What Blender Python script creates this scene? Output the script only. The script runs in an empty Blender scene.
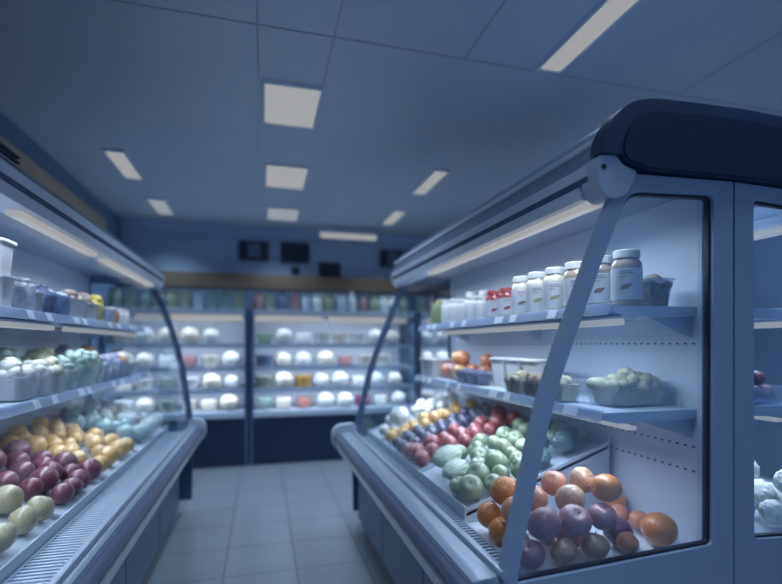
import bpy, bmesh, math, random
from mathutils import Vector, Matrix, noise
random.seed(11)
S = bpy.context.scene
C = S.collection
PI = math.pi

# ------------------------------------------------------------------ materials
def mat(name, col, rough=.5, metal=0., emit=None, estr=0., col2=None, scale=20., bump=0., bscale=60., coat=0., sheen=0., crough=.12, spec=.5, sss=0.):
    m = bpy.data.materials.new(name); m.use_nodes = True
    nt = m.node_tree; b = nt.nodes['Principled BSDF']
    b.inputs['Base Color'].default_value = (*col, 1); b.inputs['Roughness'].default_value = rough
    b.inputs['Metallic'].default_value = metal; b.inputs['Coat Weight'].default_value = coat
    b.inputs['Coat Roughness'].default_value = crough
    b.inputs['Specular IOR Level'].default_value = spec
    if sheen: b.inputs['Sheen Weight'].default_value = sheen; b.inputs['Sheen Roughness'].default_value = .4
    if emit: b.inputs['Emission Color'].default_value = (*emit, 1); b.inputs['Emission Strength'].default_value = estr
    if col2 or bump:
        tc = nt.nodes.new('ShaderNodeTexCoord')
    if col2:
        n = nt.nodes.new('ShaderNodeTexNoise'); n.inputs['Scale'].default_value = scale; n.inputs['Detail'].default_value = 4
        r = nt.nodes.new('ShaderNodeValToRGB'); r.color_ramp.elements[0].color = (*col, 1); r.color_ramp.elements[1].color = (*col2, 1)
        r.color_ramp.elements[0].position = .35; r.color_ramp.elements[1].position = .68
        oi = nt.nodes.new('ShaderNodeObjectInfo'); ad = nt.nodes.new('ShaderNodeVectorMath'); ad.operation = 'ADD'
        ml = nt.nodes.new('ShaderNodeMath'); ml.operation = 'MULTIPLY'; ml.inputs[1].default_value = 40
        nt.links.new(oi.outputs['Random'], ml.inputs[0]); nt.links.new(ml.outputs[0], ad.inputs[1])
        nt.links.new(tc.outputs['Object'], ad.inputs[0]); nt.links.new(ad.outputs[0], n.inputs['Vector'])
        nt.links.new(n.outputs['Fac'], r.inputs['Fac']); nt.links.new(r.outputs['Color'], b.inputs['Base Color'])
    if bump:
        n2 = nt.nodes.new('ShaderNodeTexNoise'); n2.inputs['Scale'].default_value = bscale; n2.inputs['Detail'].default_value = 3
        bp = nt.nodes.new('ShaderNodeBump'); bp.inputs['Strength'].default_value = bump; bp.inputs['Distance'].default_value = .01
        nt.links.new(tc.outputs['Object'], n2.inputs['Vector']); nt.links.new(n2.outputs['Fac'], bp.inputs['Height']); nt.links.new(bp.outputs['Normal'], b.inputs['Normal'])
    return m

def clear(name, tint, ior=1.3, rough=.03, body=0., bodycol=(.6,.75,.95), boost=.6):
    """thin clear sheet: see-through, mirror-like by Fresnel, with a little milky body"""
    m = bpy.data.materials.new(name); m.use_nodes = True; nt = m.node_tree; nt.nodes.clear()
    o = nt.nodes.new('ShaderNodeOutputMaterial'); t = nt.nodes.new('ShaderNodeBsdfTransparent'); t.inputs[0].default_value = (*tint, 1)
    g = nt.nodes.new('ShaderNodeBsdfGlossy'); g.inputs['Roughness'].default_value = rough; g.inputs['Color'].default_value = (.9,.95,1,1)
    lw = nt.nodes.new('ShaderNodeLayerWeight'); lw.inputs['Blend'].default_value = .5
    pw = nt.nodes.new('ShaderNodeMath'); pw.operation = 'POWER'; pw.inputs[1].default_value = 5; nt.links.new(lw.outputs['Facing'], pw.inputs[0])
    f = nt.nodes.new('ShaderNodeMath'); f.operation = 'MULTIPLY_ADD'; f.inputs[1].default_value = boost; f.inputs[2].default_value = ((ior-1)/(ior+1))**2; nt.links.new(pw.outputs[0], f.inputs[0])
    x = nt.nodes.new('ShaderNodeMixShader'); nt.links.new(f.outputs[0], x.inputs[0]); nt.links.new(t.outputs[0], x.inputs[1]); nt.links.new(g.outputs[0], x.inputs[2])
    last = x
    if body:
        d = nt.nodes.new('ShaderNodeBsdfDiffuse'); d.inputs[0].default_value = (*bodycol, 1)
        tr = nt.nodes.new('ShaderNodeBsdfTranslucent'); tr.inputs[0].default_value = (*bodycol, 1)
        dm = nt.nodes.new('ShaderNodeMixShader'); dm.inputs[0].default_value = .5; nt.links.new(d.outputs[0], dm.inputs[1]); nt.links.new(tr.outputs[0], dm.inputs[2])
        y = nt.nodes.new('ShaderNodeMixShader'); y.inputs[0].default_value = body; nt.links.new(x.outputs[0], y.inputs[1]); nt.links.new(dm.outputs[0], y.inputs[2]); last = y
    nt.links.new(last.outputs[0], o.inputs[0])
    return m

M = {}
def mk(n, *a, **k): M[n] = mat(n, *a, **k)
mk('enamel', (.46,.52,.61), .38)
mk('inner_white', (.70,.77,.85), .45)
mk('frame_grey', (.31,.40,.55), .42)
mk('canopy_metal', (.24,.30,.42), .30, .25)
mk('fascia', (.66,.72,.82), .30)
mk('holder', (.44,.51,.62), .4)
mk('trim_light', (.84,.87,.91), .3)
mk('groove', (.05,.085,.16), .5)
mk('cap_dark', (.010,.022,.055), .45)
mk('cap_rim', (.022,.042,.095), .45)
mk('gasket', (.008,.014,.032), .5)
mk('bumper', (.075,.09,.15), .35)
mk('silver', (.48,.56,.68), .28, .6)
mk('base_blue', (.15,.20,.28), .5)
mk('black', (.012,.018,.03), .6)
mk('slot', (.03,.05,.09), .8)
mk('shelf', (.58,.66,.77), .42)
mk('grille', (.42,.50,.62), .35, .3)
mk('tag', (.72,.78,.86), .5)
mk('ink', (.10,.14,.22), .6)
mk('tray', (.50,.56,.64), .4)
mk('lamp', (.15,.15,.15), .5, emit=(1,1,.985), estr=.325)
mk('lamp_cool', (.15,.15,.15), .5, emit=(.86,.92,1), estr=.31)
mk('lamp_frame', (.62,.68,.74), .5)
FILM = dict(coat=.8, crough=.27, sheen=.15, bump=.35, bscale=7)   # a bloom of frost over chilled produce
mk('orange', (.74,.27,.05), .45, col2=(.64,.19,.03), scale=14, **FILM)
mk('peach', (.74,.33,.16), .5, col2=(.60,.18,.09), scale=9, **FILM)
mk('yellow_apple', (0.667,0.450,0.217), .4, col2=(0.580,0.261,0.160), scale=10, **FILM)
mk('green_apple', (.22,.31,.18), .4, col2=(.31,.38,.25), scale=12, **FILM)
mk('pink_apple', (0.334,0.123,0.145), .4, col2=(0.435,0.217,0.189), scale=10, **FILM)
mk('plum', (0.131,0.051,0.087), .4, col2=(0.203,0.087,0.116), scale=10, **FILM)
mk('red_plum', (0.290,0.058,0.065), .36, col2=(0.377,0.102,0.102), scale=10, **FILM)
mk('dark_plum', (0.026,0.030,0.070), .36, col2=(0.065,0.072,0.145), scale=12, **FILM)
mk('yellow_peach', (0.580,0.334,0.080), .45, col2=(0.609,0.392,0.145), scale=9, **FILM)
mk('frosted_plum', (0.109,0.014,0.026), .5, col2=(0.174,0.036,0.058), scale=11, **FILM)
mk('violet_plum', (0.102,0.072,0.131), .5, col2=(0.174,0.102,0.160), scale=11, **FILM)
mk('pear', (0.362,0.326,0.189), .5, col2=(0.450,0.392,0.246), scale=10, **FILM)
mk('cauliflower', (0.754,0.768,0.711), .6, col2=(0.800,0.800,0.797), scale=14)
mk('cauli_leaf', (0.493,0.580,0.478), .55)
mk('lettuce', (0.377,0.507,0.392), .45, col2=(0.609,0.696,0.580), scale=16, **FILM)
mk('green_lettuce', (0.131,0.246,0.246), .55, col2=(0.261,0.392,0.392), scale=18, **FILM)
mk('pale_lettuce', (0.348,0.406,0.406), .55, col2=(0.522,0.536,0.522), scale=18, **FILM)
mk('herb', (.04,.095,.095), .5, col2=(.09,.16,.16), scale=26, **FILM)
mk('stem', (.16,.11,.06), .7)
mk('white_plastic', (0.576,0.590,0.590), .4)
mk('white_lid', (0.630,0.637,0.630), .35)
mk('jar_brown', (.30,.24,.19), .2, col2=(.40,.33,.26), scale=18, coat=.5)
mk('jar_red', (.22,.025,.03), .2, col2=(.34,.05,.05), scale=22, coat=.5)
mk('jar_pale', (.58,.58,.48), .2, col2=(.70,.68,.56), scale=18, coat=.5)
mk('jar_green', (0.160,0.216,0.112), .3, col2=(0.272,0.304,0.160), scale=20, coat=.3)
mk('label_white', (0.592,0.632,0.672), .5)
mk('emblem', (.24,.17,.13), .55)
mk('emblem_green', (.34,.36,.16), .55)
mk('red_lid', (.38,.06,.07), .4)
mk('blueberry', (.035,.05,.13), .5, col2=(.12,.15,.28), scale=40)
mk('nuts', (0.294,0.238,0.140), .6, col2=(0.462,0.434,0.294), scale=30)
mk('nuts_dark', (.16,.11,.08), .6, col2=(.34,.26,.18), scale=30)
mk('florets', (.36,.37,.24), .6, col2=(.54,.53,.38), scale=26)
mk('white_bits', (0.434,0.448,0.406), .6, col2=(0.546,0.546,0.504), scale=26)
mk('mint_bits', (0.168,0.276,0.228), .6, col2=(0.336,0.408,0.360), scale=26)
mk('green_bits', (.05,.20,.14), .6, col2=(.12,.30,.22), scale=26)
mk('lilac_bits', (0.144,0.150,0.252), .6, col2=(0.252,0.252,0.336), scale=26)
mk('grey_bits', (.10,.12,.17), .5, col2=(.44,.46,.50), scale=30, coat=.4)
mk('brown_bits', (0.210,0.140,0.105), .6, col2=(0.434,0.385,0.336), scale=28)
mk('navy_bits', (.04,.06,.14), .6, col2=(.09,.12,.22), scale=28)
mk('yellow_bits', (0.432,0.330,0.024), .5, col2=(0.480,0.384,0.072), scale=22)
mk('orange_bits', (0.372,0.180,0.060), .5, col2=(0.444,0.252,0.108), scale=22)
mk('cream_pack', (.47,.45,.38), .5, col2=(.54,.52,.46), scale=9)
mk('white_pack', (.46,.49,.50), .5, col2=(.54,.56,.56), scale=9)
mk('green_pack', (0.132,0.240,0.168), .5)
mk('teal_pack', (0.165,0.264,0.253), .5)
mk('pink_pack', (0.330,0.150,0.130), .5)
mk('purple_pack', (0.192,0.056,0.128), .5)
mk('ochre_pack', (0.348,0.204,0.048), .5)
mk('navy_pack', (.09,.12,.20), .5)
mk('grey_pack', (.34,.40,.48), .5)
mk('olive_pack', (.22,.26,.20), .5)
mk('rust_pack', (.26,.15,.16), .5)
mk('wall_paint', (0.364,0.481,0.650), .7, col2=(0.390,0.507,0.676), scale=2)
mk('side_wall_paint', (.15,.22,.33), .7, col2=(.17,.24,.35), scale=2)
mk('ceiling_paint', (.47,.53,.60), .75, col2=(.49,.55,.62), scale=1.5)
mk('ceiling_seam', (.34,.39,.46), .8)
mk('wood_band', (.085,.06,.04), .6, col2=(.105,.072,.046), scale=3)
mk('wood_side_lightened', (.50,.37,.26), .6, col2=(.56,.42,.30), scale=3)  # same wood as the band, lightened to offset the side wall's weak light
mk('fridge_base', (.012,.026,.065), .45)
mk('fridge_divider', (.06,.11,.20), .5)
mk('screen', (.010,.018,.04), .35)
mk('screen_edge', (.03,.05,.09), .5)
mk('screen_panel', (.13,.18,.26), .5)
M['glass'] = clear('glass', (.96,.98,1.), 1.28, boost=.4)
M['side_glass'] = clear('side_glass', (.90,.95,1.), 1.28, body=.05, bodycol=(.45,.65,1.))
M['clear_tub'] = clear('clear_tub', (.97,.98,1.), 1.45, .08, body=.10, bodycol=(.8,.85,.9))
M['blue_tub'] = clear('blue_tub', (.78,.85,.95), 1.45, .10, body=.25, bodycol=(.48,.56,.70))
M['rail_clear'] = clear('rail_clear', (.85,.92,1.), 1.5, .08, body=.45, bodycol=(.7,.78,.9))

def slots_mat():
    """white back wall pierced by rows of small slots"""
    m = bpy.data.materials.new('slotted_white'); m.use_nodes = True; nt = m.node_tree; b = nt.nodes['Principled BSDF']; b.inputs['Roughness'].default_value = .45
    tc = nt.nodes.new('ShaderNodeTexCoord'); sep = nt.nodes.new('ShaderNodeSeparateXYZ'); nt.links.new(tc.outputs['Object'], sep.inputs[0])
    def mth(op, a, v=None, w=None):
        n = nt.nodes.new('ShaderNodeMath'); n.operation = op; nt.links.new(a, n.inputs[0])
        if v is not None: n.inputs[1].default_value = v
        if w is not None: n.inputs[2].default_value = w
        return n.outputs[0]
    fy = mth('LESS_THAN', mth('PINGPONG', sep.outputs['Y'], .017), .0065)
    acc = None
    for z in (1.345, .985, .90):
        c = mth('COMPARE', sep.outputs['Z'], z, .0032)
        if acc is None: acc = c
        else:
            n = nt.nodes.new('ShaderNodeMath'); n.operation = 'MAXIMUM'; nt.links.new(acc, n.inputs[0]); nt.links.new(c, n.inputs[1]); acc = n.outputs[0]
    n = nt.nodes.new('ShaderNodeMath'); n.operation = 'MULTIPLY'; nt.links.new(acc, n.inputs[0]); nt.links.new(fy, n.inputs[1])
    x = nt.nodes.new('ShaderNodeMixRGB'); x.inputs['Color1'].default_value = (.70,.77,.85,1); x.inputs['Color2'].default_value = (.04,.06,.11,1)
    nt.links.new(n.outputs[0], x.inputs['Fac']); nt.links.new(x.outputs[0], b.inputs['Base Color']); return m
M['slotted_white'] = slots_mat()

def floor_mat():
    m = bpy.data.materials.new('floor_tile'); m.use_nodes = True; nt = m.node_tree; b = nt.nodes['Principled BSDF']
    tc = nt.nodes.new('ShaderNodeTexCoord'); sep = nt.nodes.new('ShaderNodeSeparateXYZ'); nt.links.new(tc.outputs['Object'], sep.inputs[0])
    def line(out, off):
        a = nt.nodes.new('ShaderNodeMath'); a.operation = 'ADD'; a.inputs[1].default_value = off; nt.links.new(out, a.inputs[0])
        w = nt.nodes.new('ShaderNodeMath'); w.operation = 'PINGPONG'; w.inputs[1].default_value = .2075; nt.links.new(a.outputs[0], w.inputs[0])
        c = nt.nodes.new('ShaderNodeMath'); c.operation = 'LESS_THAN'; c.inputs[1].default_value = .005; nt.links.new(w.outputs[0], c.inputs[0]); return c.outputs[0]
    lx, ly = line(sep.outputs['X'], -.20), line(sep.outputs['Y'], -2.92)
    mx = nt.nodes.new('ShaderNodeMath'); mx.operation = 'MAXIMUM'; nt.links.new(lx, mx.inputs[0]); nt.links.new(ly, mx.inputs[1])
    n = nt.nodes.new('ShaderNodeTexNoise'); n.inputs['Scale'].default_value = 5; nt.links.new(tc.outputs['Object'], n.inputs['Vector'])
    r = nt.nodes.new('ShaderNodeValToRGB'); r.color_ramp.elements[0].color = (.18,.205,.235,1); r.color_ramp.elements[1].color = (.21,.235,.265,1); nt.links.new(n.outputs['Fac'], r.inputs['Fac'])
    x = nt.nodes.new('ShaderNodeMixRGB'); x.inputs['Color2'].default_value = (.09,.105,.13,1); nt.links.new(mx.outputs[0], x.inputs['Fac']); nt.links.new(r.outputs['Color'], x.inputs['Color1'])
    nt.links.new(x.outputs[0], b.inputs['Base Color']); b.inputs['Roughness'].default_value = .28
    return m
M['floor'] = floor_mat()

# ------------------------------------------------------------------ mesh helpers
def bm_new(): return bmesh.new()
def obj(name, bm, m, parent=None, smooth=False, loc=None, kind=None):
    bmesh.ops.recalc_face_normals(bm, faces=bm.faces)
    me = bpy.data.meshes.new(name)
    if smooth:
        for f in bm.faces: f.smooth = True
    bm.to_mesh(me); bm.free()
    for k in (m if isinstance(m, (list, tuple)) else [m]): me.materials.append(M[k])
    o = bpy.data.objects.new(name, me); C.objects.link(o)
    if smooth: 
        try: me.set_sharp_from_angle(angle=math.radians(42))
        except Exception: pass
    if parent: o.parent = parent
    if loc: o.location = loc
    if kind: o['kind'] = kind
    return o
def empty(name, loc=(0,0,0)):
    o = bpy.data.objects.new(name, None); C.objects.link(o); o.location = loc; o.empty_display_size = .1; return o
def tag(o, label, cat, group=None):
    o['label'] = label; o['category'] = cat
    if group: o['group'] = group
    return o
def box(bm, lo, hi, bev=0., mi=0):
    x0,y0,z0 = lo; x1,y1,z1 = hi
    v = [bm.verts.new(p) for p in ((x0,y0,z0),(x1,y0,z0),(x1,y1,z0),(x0,y1,z0),(x0,y0,z1),(x1,y0,z1),(x1,y1,z1),(x0,y1,z1))]
    fs = [bm.faces.new([v[i] for i in q]) for q in ((0,1,2,3),(4,5,6,7),(0,1,5,4),(1,2,6,5),(2,3,7,6),(3,0,4,7))]
    for f in fs: f.material_index = mi
    if bev:
        es = list({e for f in fs for e in f.edges}); bmesh.ops.bevel(bm, geom=es, offset=bev, segments=2, affect='EDGES')
    return bm
def mbox(name, lo, hi, m, parent=None, bev=0., **k): return obj(name, box(bm_new(), lo, hi, bev), m, parent, smooth=bool(bev), **k)
def rounded(pts, rad, n=5):
    """round the corners of a closed polygon; rad is one radius or one per corner"""
    out = []; N = len(pts)
    for i, p in enumerate(pts):
        r = rad[i] if isinstance(rad, (list, tuple)) else rad
        P = Vector(p); A = Vector(pts[i-1]) - P; B = Vector(pts[(i+1) % N]) - P
        if r <= 0 or A.length < 1e-6 or B.length < 1e-6: out.append(tuple(p)); continue
        r2 = min(r, A.length*.49, B.length*.49); a = P + A.normalized()*r2; b = P + B.normalized()*r2
        for k in range(n+1):
            t = k/n; q = a*(1-t)**2 + P*2*t*(1-t) + b*t*t; out.append((q.x, q.y))
    return out
def lathe(bm, prof, seg=20, c=(0,0,0), mi=0, sx=1., sy=1., sq=0.):
    """prof: (radius, z) from bottom to top; sq>0 squares the round off"""
    rings = []
    for r, z in prof:
        ring = []
        for k in range(seg):
            a = 2*PI*k/seg; ca, sa = math.cos(a), math.sin(a)
            q = 1. / max(abs(ca), abs(sa)); f = 1 + (q-1)*sq
            ring.append(bm.verts.new((c[0]+r*ca*f*sx, c[1]+r*sa*f*sy, c[2]+z)))
        rings.append(ring)
    for a, b in zip(rings, rings[1:]):
        for k in range(seg):
            f = bm.faces.new((a[k], a[(k+1)%seg], b[(k+1)%seg], b[k])); f.material_index = mi
    for ring in (rings[0], rings[-1]):
        try: bm.faces.new(ring).material_index = mi
        except ValueError: pass
    return bm
def tube(bm, a, b, r, seg=10):
    a, b = Vector(a), Vector(b); d = (b-a).normalized(); u = d.orthogonal().normalized(); w = d.cross(u)
    R = [[bm.verts.new(p + (u*math.cos(2*PI*k/seg) + w*math.sin(2*PI*k/seg))*r) for k in range(seg)] for p in (a, b)]
    for k in range(seg): bm.faces.new((R[0][k], R[0][(k+1)%seg], R[1][(k+1)%seg], R[1][k]))
    bm.faces.new(R[0]); bm.faces.new(R[1]); return bm
ORD = ['first','second','third','fourth','fifth','sixth','seventh','eighth','ninth','tenth','eleventh','twelfth','thirteenth','fourteenth','fifteenth','sixteenth','seventeenth','eighteenth']

# the camera's own level view (used for the lens below and to word the left-to-right labels)
FPX, HZ, CAMZ, YAW = 480., 345., 1.34, math.atan2(129., 480.)
def seen(p):
    s, c = math.sin(YAW), math.cos(YAW); d = p[0]*s + p[1]*c; return (391 + FPX*(p[0]*c - p[1]*s)/d, HZ - FPX*(p[2]-CAMZ)/d)
def row_labels(obs, noun, where, cat, group, per=8):
    """every one of a heap gets a label of its own: its row (as seen) and its place in the row"""
    q = sorted(obs, key=lambda o: -seen(o.location)[1]); n = max(1, math.ceil(len(q)/per)); size = math.ceil(len(q)/n)
    rows = [q[i*size:(i+1)*size] for i in range(n)]
    names = {1: [''], 2: ['front','back'], 3: ['front','middle','back'], 4: ['front','second','third','back']}[n]
    for nm, row in zip(names, rows):
        row.sort(key=lambda o: seen(o.location)[0])
        for i, o in enumerate(row):
            pos = f'{ORD[i]} from left'
            tag(o, f'{noun}, {pos} in the {nm} row of {where}' if nm else f'{noun}, {pos} {where}', cat, group)

# ------------------------------------------------------------------ refrigerated display case (profile: s = inwards from the bumper, z = up)
def prism_at(P, poly, y0, y1, name, m, parent, smooth=False):
    bm = bm_new(); a = [bm.verts.new(P(s, y0, z)) for s, z in poly]; b = [bm.verts.new(P(s, y1, z)) for s, z in poly]; n = len(poly)
    for i in range(n): bm.faces.new((a[i], a[(i+1)%n], b[(i+1)%n], b[i]))
    bm.faces.new(a); bm.faces.new(b)
    return obj(name, bm, m, parent, smooth)
def curve_at(curve, z):
    for (z0, s0), (z1, s1) in zip(curve, curve[1:]):
        if z <= z1: return s0 + (s1-s0)*(z-z0)/(z1-z0)
    return curve[-1][1]
def resample(curve, z0, z1, n, off):
    """points along the curved glass, smoothed, shifted by off to the inside"""
    out = []
    for k in range(n+1):
        z = z0 + (z1-z0)*k/n
        s = sum(curve_at(curve, min(max(z+d, curve[0][0]), curve[-1][0])) for d in (-.08,-.04,0,.04,.08))/5
        out.append((s+off, z))
    return out
def ring_plate(P, outer, inner, y0, y1, name, m, parent):
    bm = bm_new()
    def loop(pts):
        v = [bm.verts.new((s, z, 0)) for s, z in pts]; return [bm.edges.new((v[i], v[(i+1)%len(v)])) for i in range(len(v))]
    e = loop(outer) + loop(inner)
    bmesh.ops.triangle_fill(bm, use_beauty=True, edges=e)
    g = bmesh.ops.extrude_face_region(bm, geom=list(bm.faces)); bmesh.ops.translate(bm, verts=[v for v in g['geom'] if isinstance(v, bmesh.types.BMVert)], vec=(0,0,1))
    for v in bm.verts: v.co = P(v.co.x, y0 if v.co.z < .5 else y1, v.co.y)
    return obj(name, bm, m, parent)
def shrink(pts, d):
    """inset a closed polygon by d"""
    A = sum(pts[i-1][0]*pts[i][1]-pts[i][0]*pts[i-1][1] for i in range(len(pts))); sg = 1 if A > 0 else -1; out = []
    for i, p in enumerate(pts):
        a = Vector(pts[i-1]); b = Vector(pts[(i+1)%len(pts)]); t = (b-a).normalized(); nrm = Vector((-t.y, t.x))*sg
        out.append((p[0]+nrm.x*d, p[1]+nrm.y*d))
    return out

def display_case(X0, sg, y0, y1, curve, sc, D, sh, shy, lamps, shelf_lamps, far_dark, label, gb=.14, g0=.162, g1=.226, kz=1.):
    Z = lambda poly: [(s, 1.905+(z-1.905)*kz if z > 1.905 else z) for s, z in poly]
    root = empty('display_case', (X0, (y0+y1)/2, 0)); cy = (y0+y1)/2
    P = lambda s, y, z: (sg*s, y-cy, z)
    pr = lambda name, poly, a, b, m, par=root, sm=False: prism_at(P, poly, a, b, name, m, par, sm)
    L = lambda s0,z0,s1,z1: [(s0,z0),(s1,z0),(s1,z1),(s0,z1)]
    pr('base', L(.17,.06,D-.01,.53), y0+.04, y1-.04, 'base_blue')
    nseam = max(2, round((y1-y0)/.8))
    for k in range(1, nseam):
        y = y0+.04+(y1-y0-.08)*k/nseam; pr('panel_seam', L(.168,.07,.172,.52), y-.004, y+.004, 'groove')
    for y in (y0+.14, y1-.14):
        for s in (.23, D-.1):
            bm = bm_new(); lathe(bm, [(.03,0),(.03,.015),(.018,.02),(.018,.062)], 12, P(s,y,0)); obj('foot', bm, 'black', root, True)
    pr('tub', [(.10,.53),(D-.005,.53),(D-.005,.645),(gb+.03,.645),(gb+.012,.672),(gb-.015,.685),(min(.075,gb-.03),.683),(.035,.676),(.02,.61)], y0+.005, y1-.005, 'enamel')
    pr('top_rail', rounded([(gb-.012,.683),(gb+.012,.676),(gb+.012,.703),(gb-.012,.703)], .004, 2), y0-.02, y1, 'silver', sm=True)
    pr('ledge_strip', rounded([(.045,.6785),(min(.076,gb-.03),.6835),(gb-.022,.6845),(gb-.024,.692),(min(.074,gb-.032),.690),(.042,.685)], .002, 2), y0-.02, y1, 'silver', sm=True)
    pr('rail_groove', [(.028,.676),(.043,.679),(.043,.683),(.030,.680)], y0-.02, y1, 'groove')
    pr('bumper', rounded([(.037,.680),(.010,.674),(-.008,.656),(-.004,.642),(.022,.632),(.03,.65)], .01, 4), y0-.02, y1, 'bumper', sm=True)
    pr('lower_strip', [(.022,.629),(.002,.624),(.018,.566),(.036,.566)], y0-.02, y1, 'trim_light')
    pr('lower_skirt', [(.034,.600),(.022,.565),(.10,.525),(.11,.54)], y0-.02, y1, 'base_blue')
    cap = rounded([(-.018,.60),(-.02,.70),(.02,.745),(gb+.02,.755),(gb+.03,.60),(.12,.53),(.06,.53)], .03, 5)
    for a, b in ((y1-.02, y1+.045),): pr('bumper_end', cap, a, b, 'enamel', sm=True)
    # air grille: a row of slats in front of the produce
    bm = bm_new(); n = int((y1-y0-.12)/.024)
    for k in range(n):
        y = y0+.07+k*.024; a = P(g0, y, .648); b = P(g1, y+.012, .662); box(bm, [min(p,q) for p,q in zip(a,b)], [max(p,q) for p,q in zip(a,b)])
    for s in (g0-.006, g1-.002): a = P(s, y0+.05, .648); b = P(s+.008, y1-.05, .664); box(bm, [min(p,q) for p,q in zip(a,b)], [max(p,q) for p,q in zip(a,b)])
    obj('air_grille', bm, 'grille', root)
    pr('grille_well', L(g0-.002,.6455,g1+.003,.647), y0+.05, y1-.05, 'slot')
    pr('deck', L(g1+.008,.6455,D-.04,.651), y0+.035, y1-.035, 'inner_white')
    pr('back_panel', L(D-.035,.646,D-.008,1.87), y0+.03, y1-.03, 'slotted_white')
    for y in (y0+.045, y1-.06): pr('upright', L(D-.062,.652,D-.034,1.86), y, y+.018, 'shelf')
    # shelves, each with its price rail, tags, brackets and lamp (the lower shelf's is added, out of sight)
    for i, (z, sf) in enumerate(sh):
        a, b = shy
        sv = pr('shelf', [(sf,z-.008),(sf,z),(D-.036,z),(D-.036,z-.032),(sf+.05,z-.036),(sf+.006,z-.022)], a, b, 'shelf')
        pr('price_rail', [(sf-.004,z+.008),(sf-.001,z+.008),(sf-.014,z-.032),(sf-.018,z-.030)], a, b, 'rail_clear', sv)
        y = a+.12; k = 0
        while y < b-.15:
            w = .055 if k % 3 else .08
            bm = bm_new(); vs = [bm.verts.new(P(s, yy, zz)) for s, yy, zz in ((sf-.0065,y,z+.005),(sf-.0065,y+w,z+.005),(sf-.0185,y+w,z-.027),(sf-.0185,y,z-.027),(sf-.0050,y,z+.005),(sf-.0050,y+w,z+.005),(sf-.0170,y+w,z-.027),(sf-.0170,y,z-.027))]
            for q in ((0,1,2,3),(4,5,6,7),(0,1,5,4),(1,2,6,5),(2,3,7,6),(3,0,4,7)): bm.faces.new([vs[j] for j in q])
            obj('price_tag', bm, 'tag', sv); y += (.17,.30,.12,.42)[k % 4]; k += 1
        for y in (a+.03, (a+b)/2, b-.04): pr('bracket', [(D-.037,z-.032),(sf+.17,z-.038),(D-.10,z-.085),(D-.037,z-.105)], y, y+.006, 'shelf', sv)
        if True:
            for la, lb in shelf_lamps:
                if i:
                    pr('strip_lamp', L(sf+.085,z-.058,sf+.12,z-.046), la, lb, 'lamp', sv); continue  # unseen lamp added under the lower shelf to brighten the deck
                pr('lamp_housing', L(sf+.008,z-.044,sf+.06,z-.036), la-.03, lb+.03, 'shelf', sv)
                pr('strip_lamp', rounded(L(sf+.010,z-.066,sf+.044,z-.044), .008, 3), la, lb, 'lamp', sv, True)
    # canopy
    cn = pr('canopy', rounded(Z([(sc+.02,1.815),(sc+.0,1.84),(sc-.005,1.90),(sc+.03,1.985),(sc+.09,2.05),(sc+.17,2.08),(D-.002,2.088 if kz == 1 else 2.10),(D-.002,1.868),(sc+.17,1.868),(sc+.135,1.83)]), [.004,.004,.03,.06,.06,.06,0,0,0,0], 4), y0, y1, 'canopy_metal', sm=True)
    pr('painted_highlight', Z([(sc+.012,1.950),(sc+.022,1.972),(sc+.016,1.975),(sc+.005,1.953)]), y0+.02, y1-.02, 'trim_light', cn)  # pale strip painted in place of the glint along the polished canopy
    pr('fascia', rounded([(sc-.009,1.856),(sc-.013,1.888),(sc-.002,1.890),(sc+.002,1.856)], .002, 2), y0+.02, y1-.02, 'fascia', cn, True)
    pr('fascia_groove', [(sc-.003,1.836),(sc-.006,1.855),(sc+.006,1.856),(sc+.012,1.836)], y0+.02, y1-.02, 'groove', cn)
    pr('lamp_channel', [(sc+.002,1.796),(sc-.006,1.833),(sc+.13,1.833),(sc+.118,1.80)], y0+.06, y1-.06, 'fascia', cn)
    for la, lb in lamps:
        pr('strip_lamp', rounded([(sc+.030,1.772),(sc+.026,1.794),(sc+.082,1.800),(sc+.082,1.778)], .008, 3), la, lb, 'lamp', cn, True)
    # curved front glass
    g0 = resample(curve, .701, 1.80, 24, -.003); g1 = [(s+.006, z) for s, z in reversed(g0)]
    pr('front_glass', g0+g1, y0+.02, y1-.02, 'glass', sm=True)
    # end frames with their windows
    for near in (True, False):
        ya, yb = (y0-.018, y0+.016) if near else (y1-.016, y1+.010)
        fw = .021 if near else .017
        fr_m = 'frame_grey' if near or not far_dark else 'fridge_divider'
        outer = [(gb+.0,.10),(gb-.01,.56)] + resample(curve, .70, 1.86, 26, -fw) + [(D-.004,1.872),(D-.004,.10)]
        zb, zt = (.662, 1.808) if near else (.70, 1.815)
        left = resample(curve, zb, zt, 26, fw+.004)
        ir = D-.083 if near else D-.05
        inner = left[:-3] + rounded([left[-3], (left[-1][0]+.005, zt), (ir, zt+.014), (ir-.004, zb+.034), left[0]], [0,.05,.025,.02,0], 5)[1:-1]
        fr = ring_plate(P, outer, inner, ya, yb, 'end_frame', fr_m, root)
        ring_plate(P, inner, shrink(inner, .008 if near else .012), ya+.012, yb-.004, 'gasket', 'gasket', fr)
        bm = bm_new(); pts = shrink(inner, .007); ym = (ya+yb)/2+.004; a = [bm.verts.new(P(s, ym-.002, z)) for s, z in pts]; b = [bm.verts.new(P(s, ym+.002, z)) for s, z in pts]
        for i in range(len(pts)): bm.faces.new((a[i], a[(i+1)%len(pts)], b[(i+1)%len(pts)], b[i]))
        bm.faces.new(a); bm.faces.new(b); obj('end_glass', bm, 'side_glass' if near else 'glass', fr)
    # canopy end: dark cap, its recessed panel and the light joint piece that holds the lamp
    ss = sc-.445
    capp = rounded([(.443,1.905),(.447,1.95),(.485,2.02),(.545,2.068),(.62,2.087),(.8,2.094),(D,2.098),(D,1.876),(.60,1.871),(.53,1.886),(.51,1.905)], [0,.02,.04,.04,.04,0,0,0,0,.01,0], 3)
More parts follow.
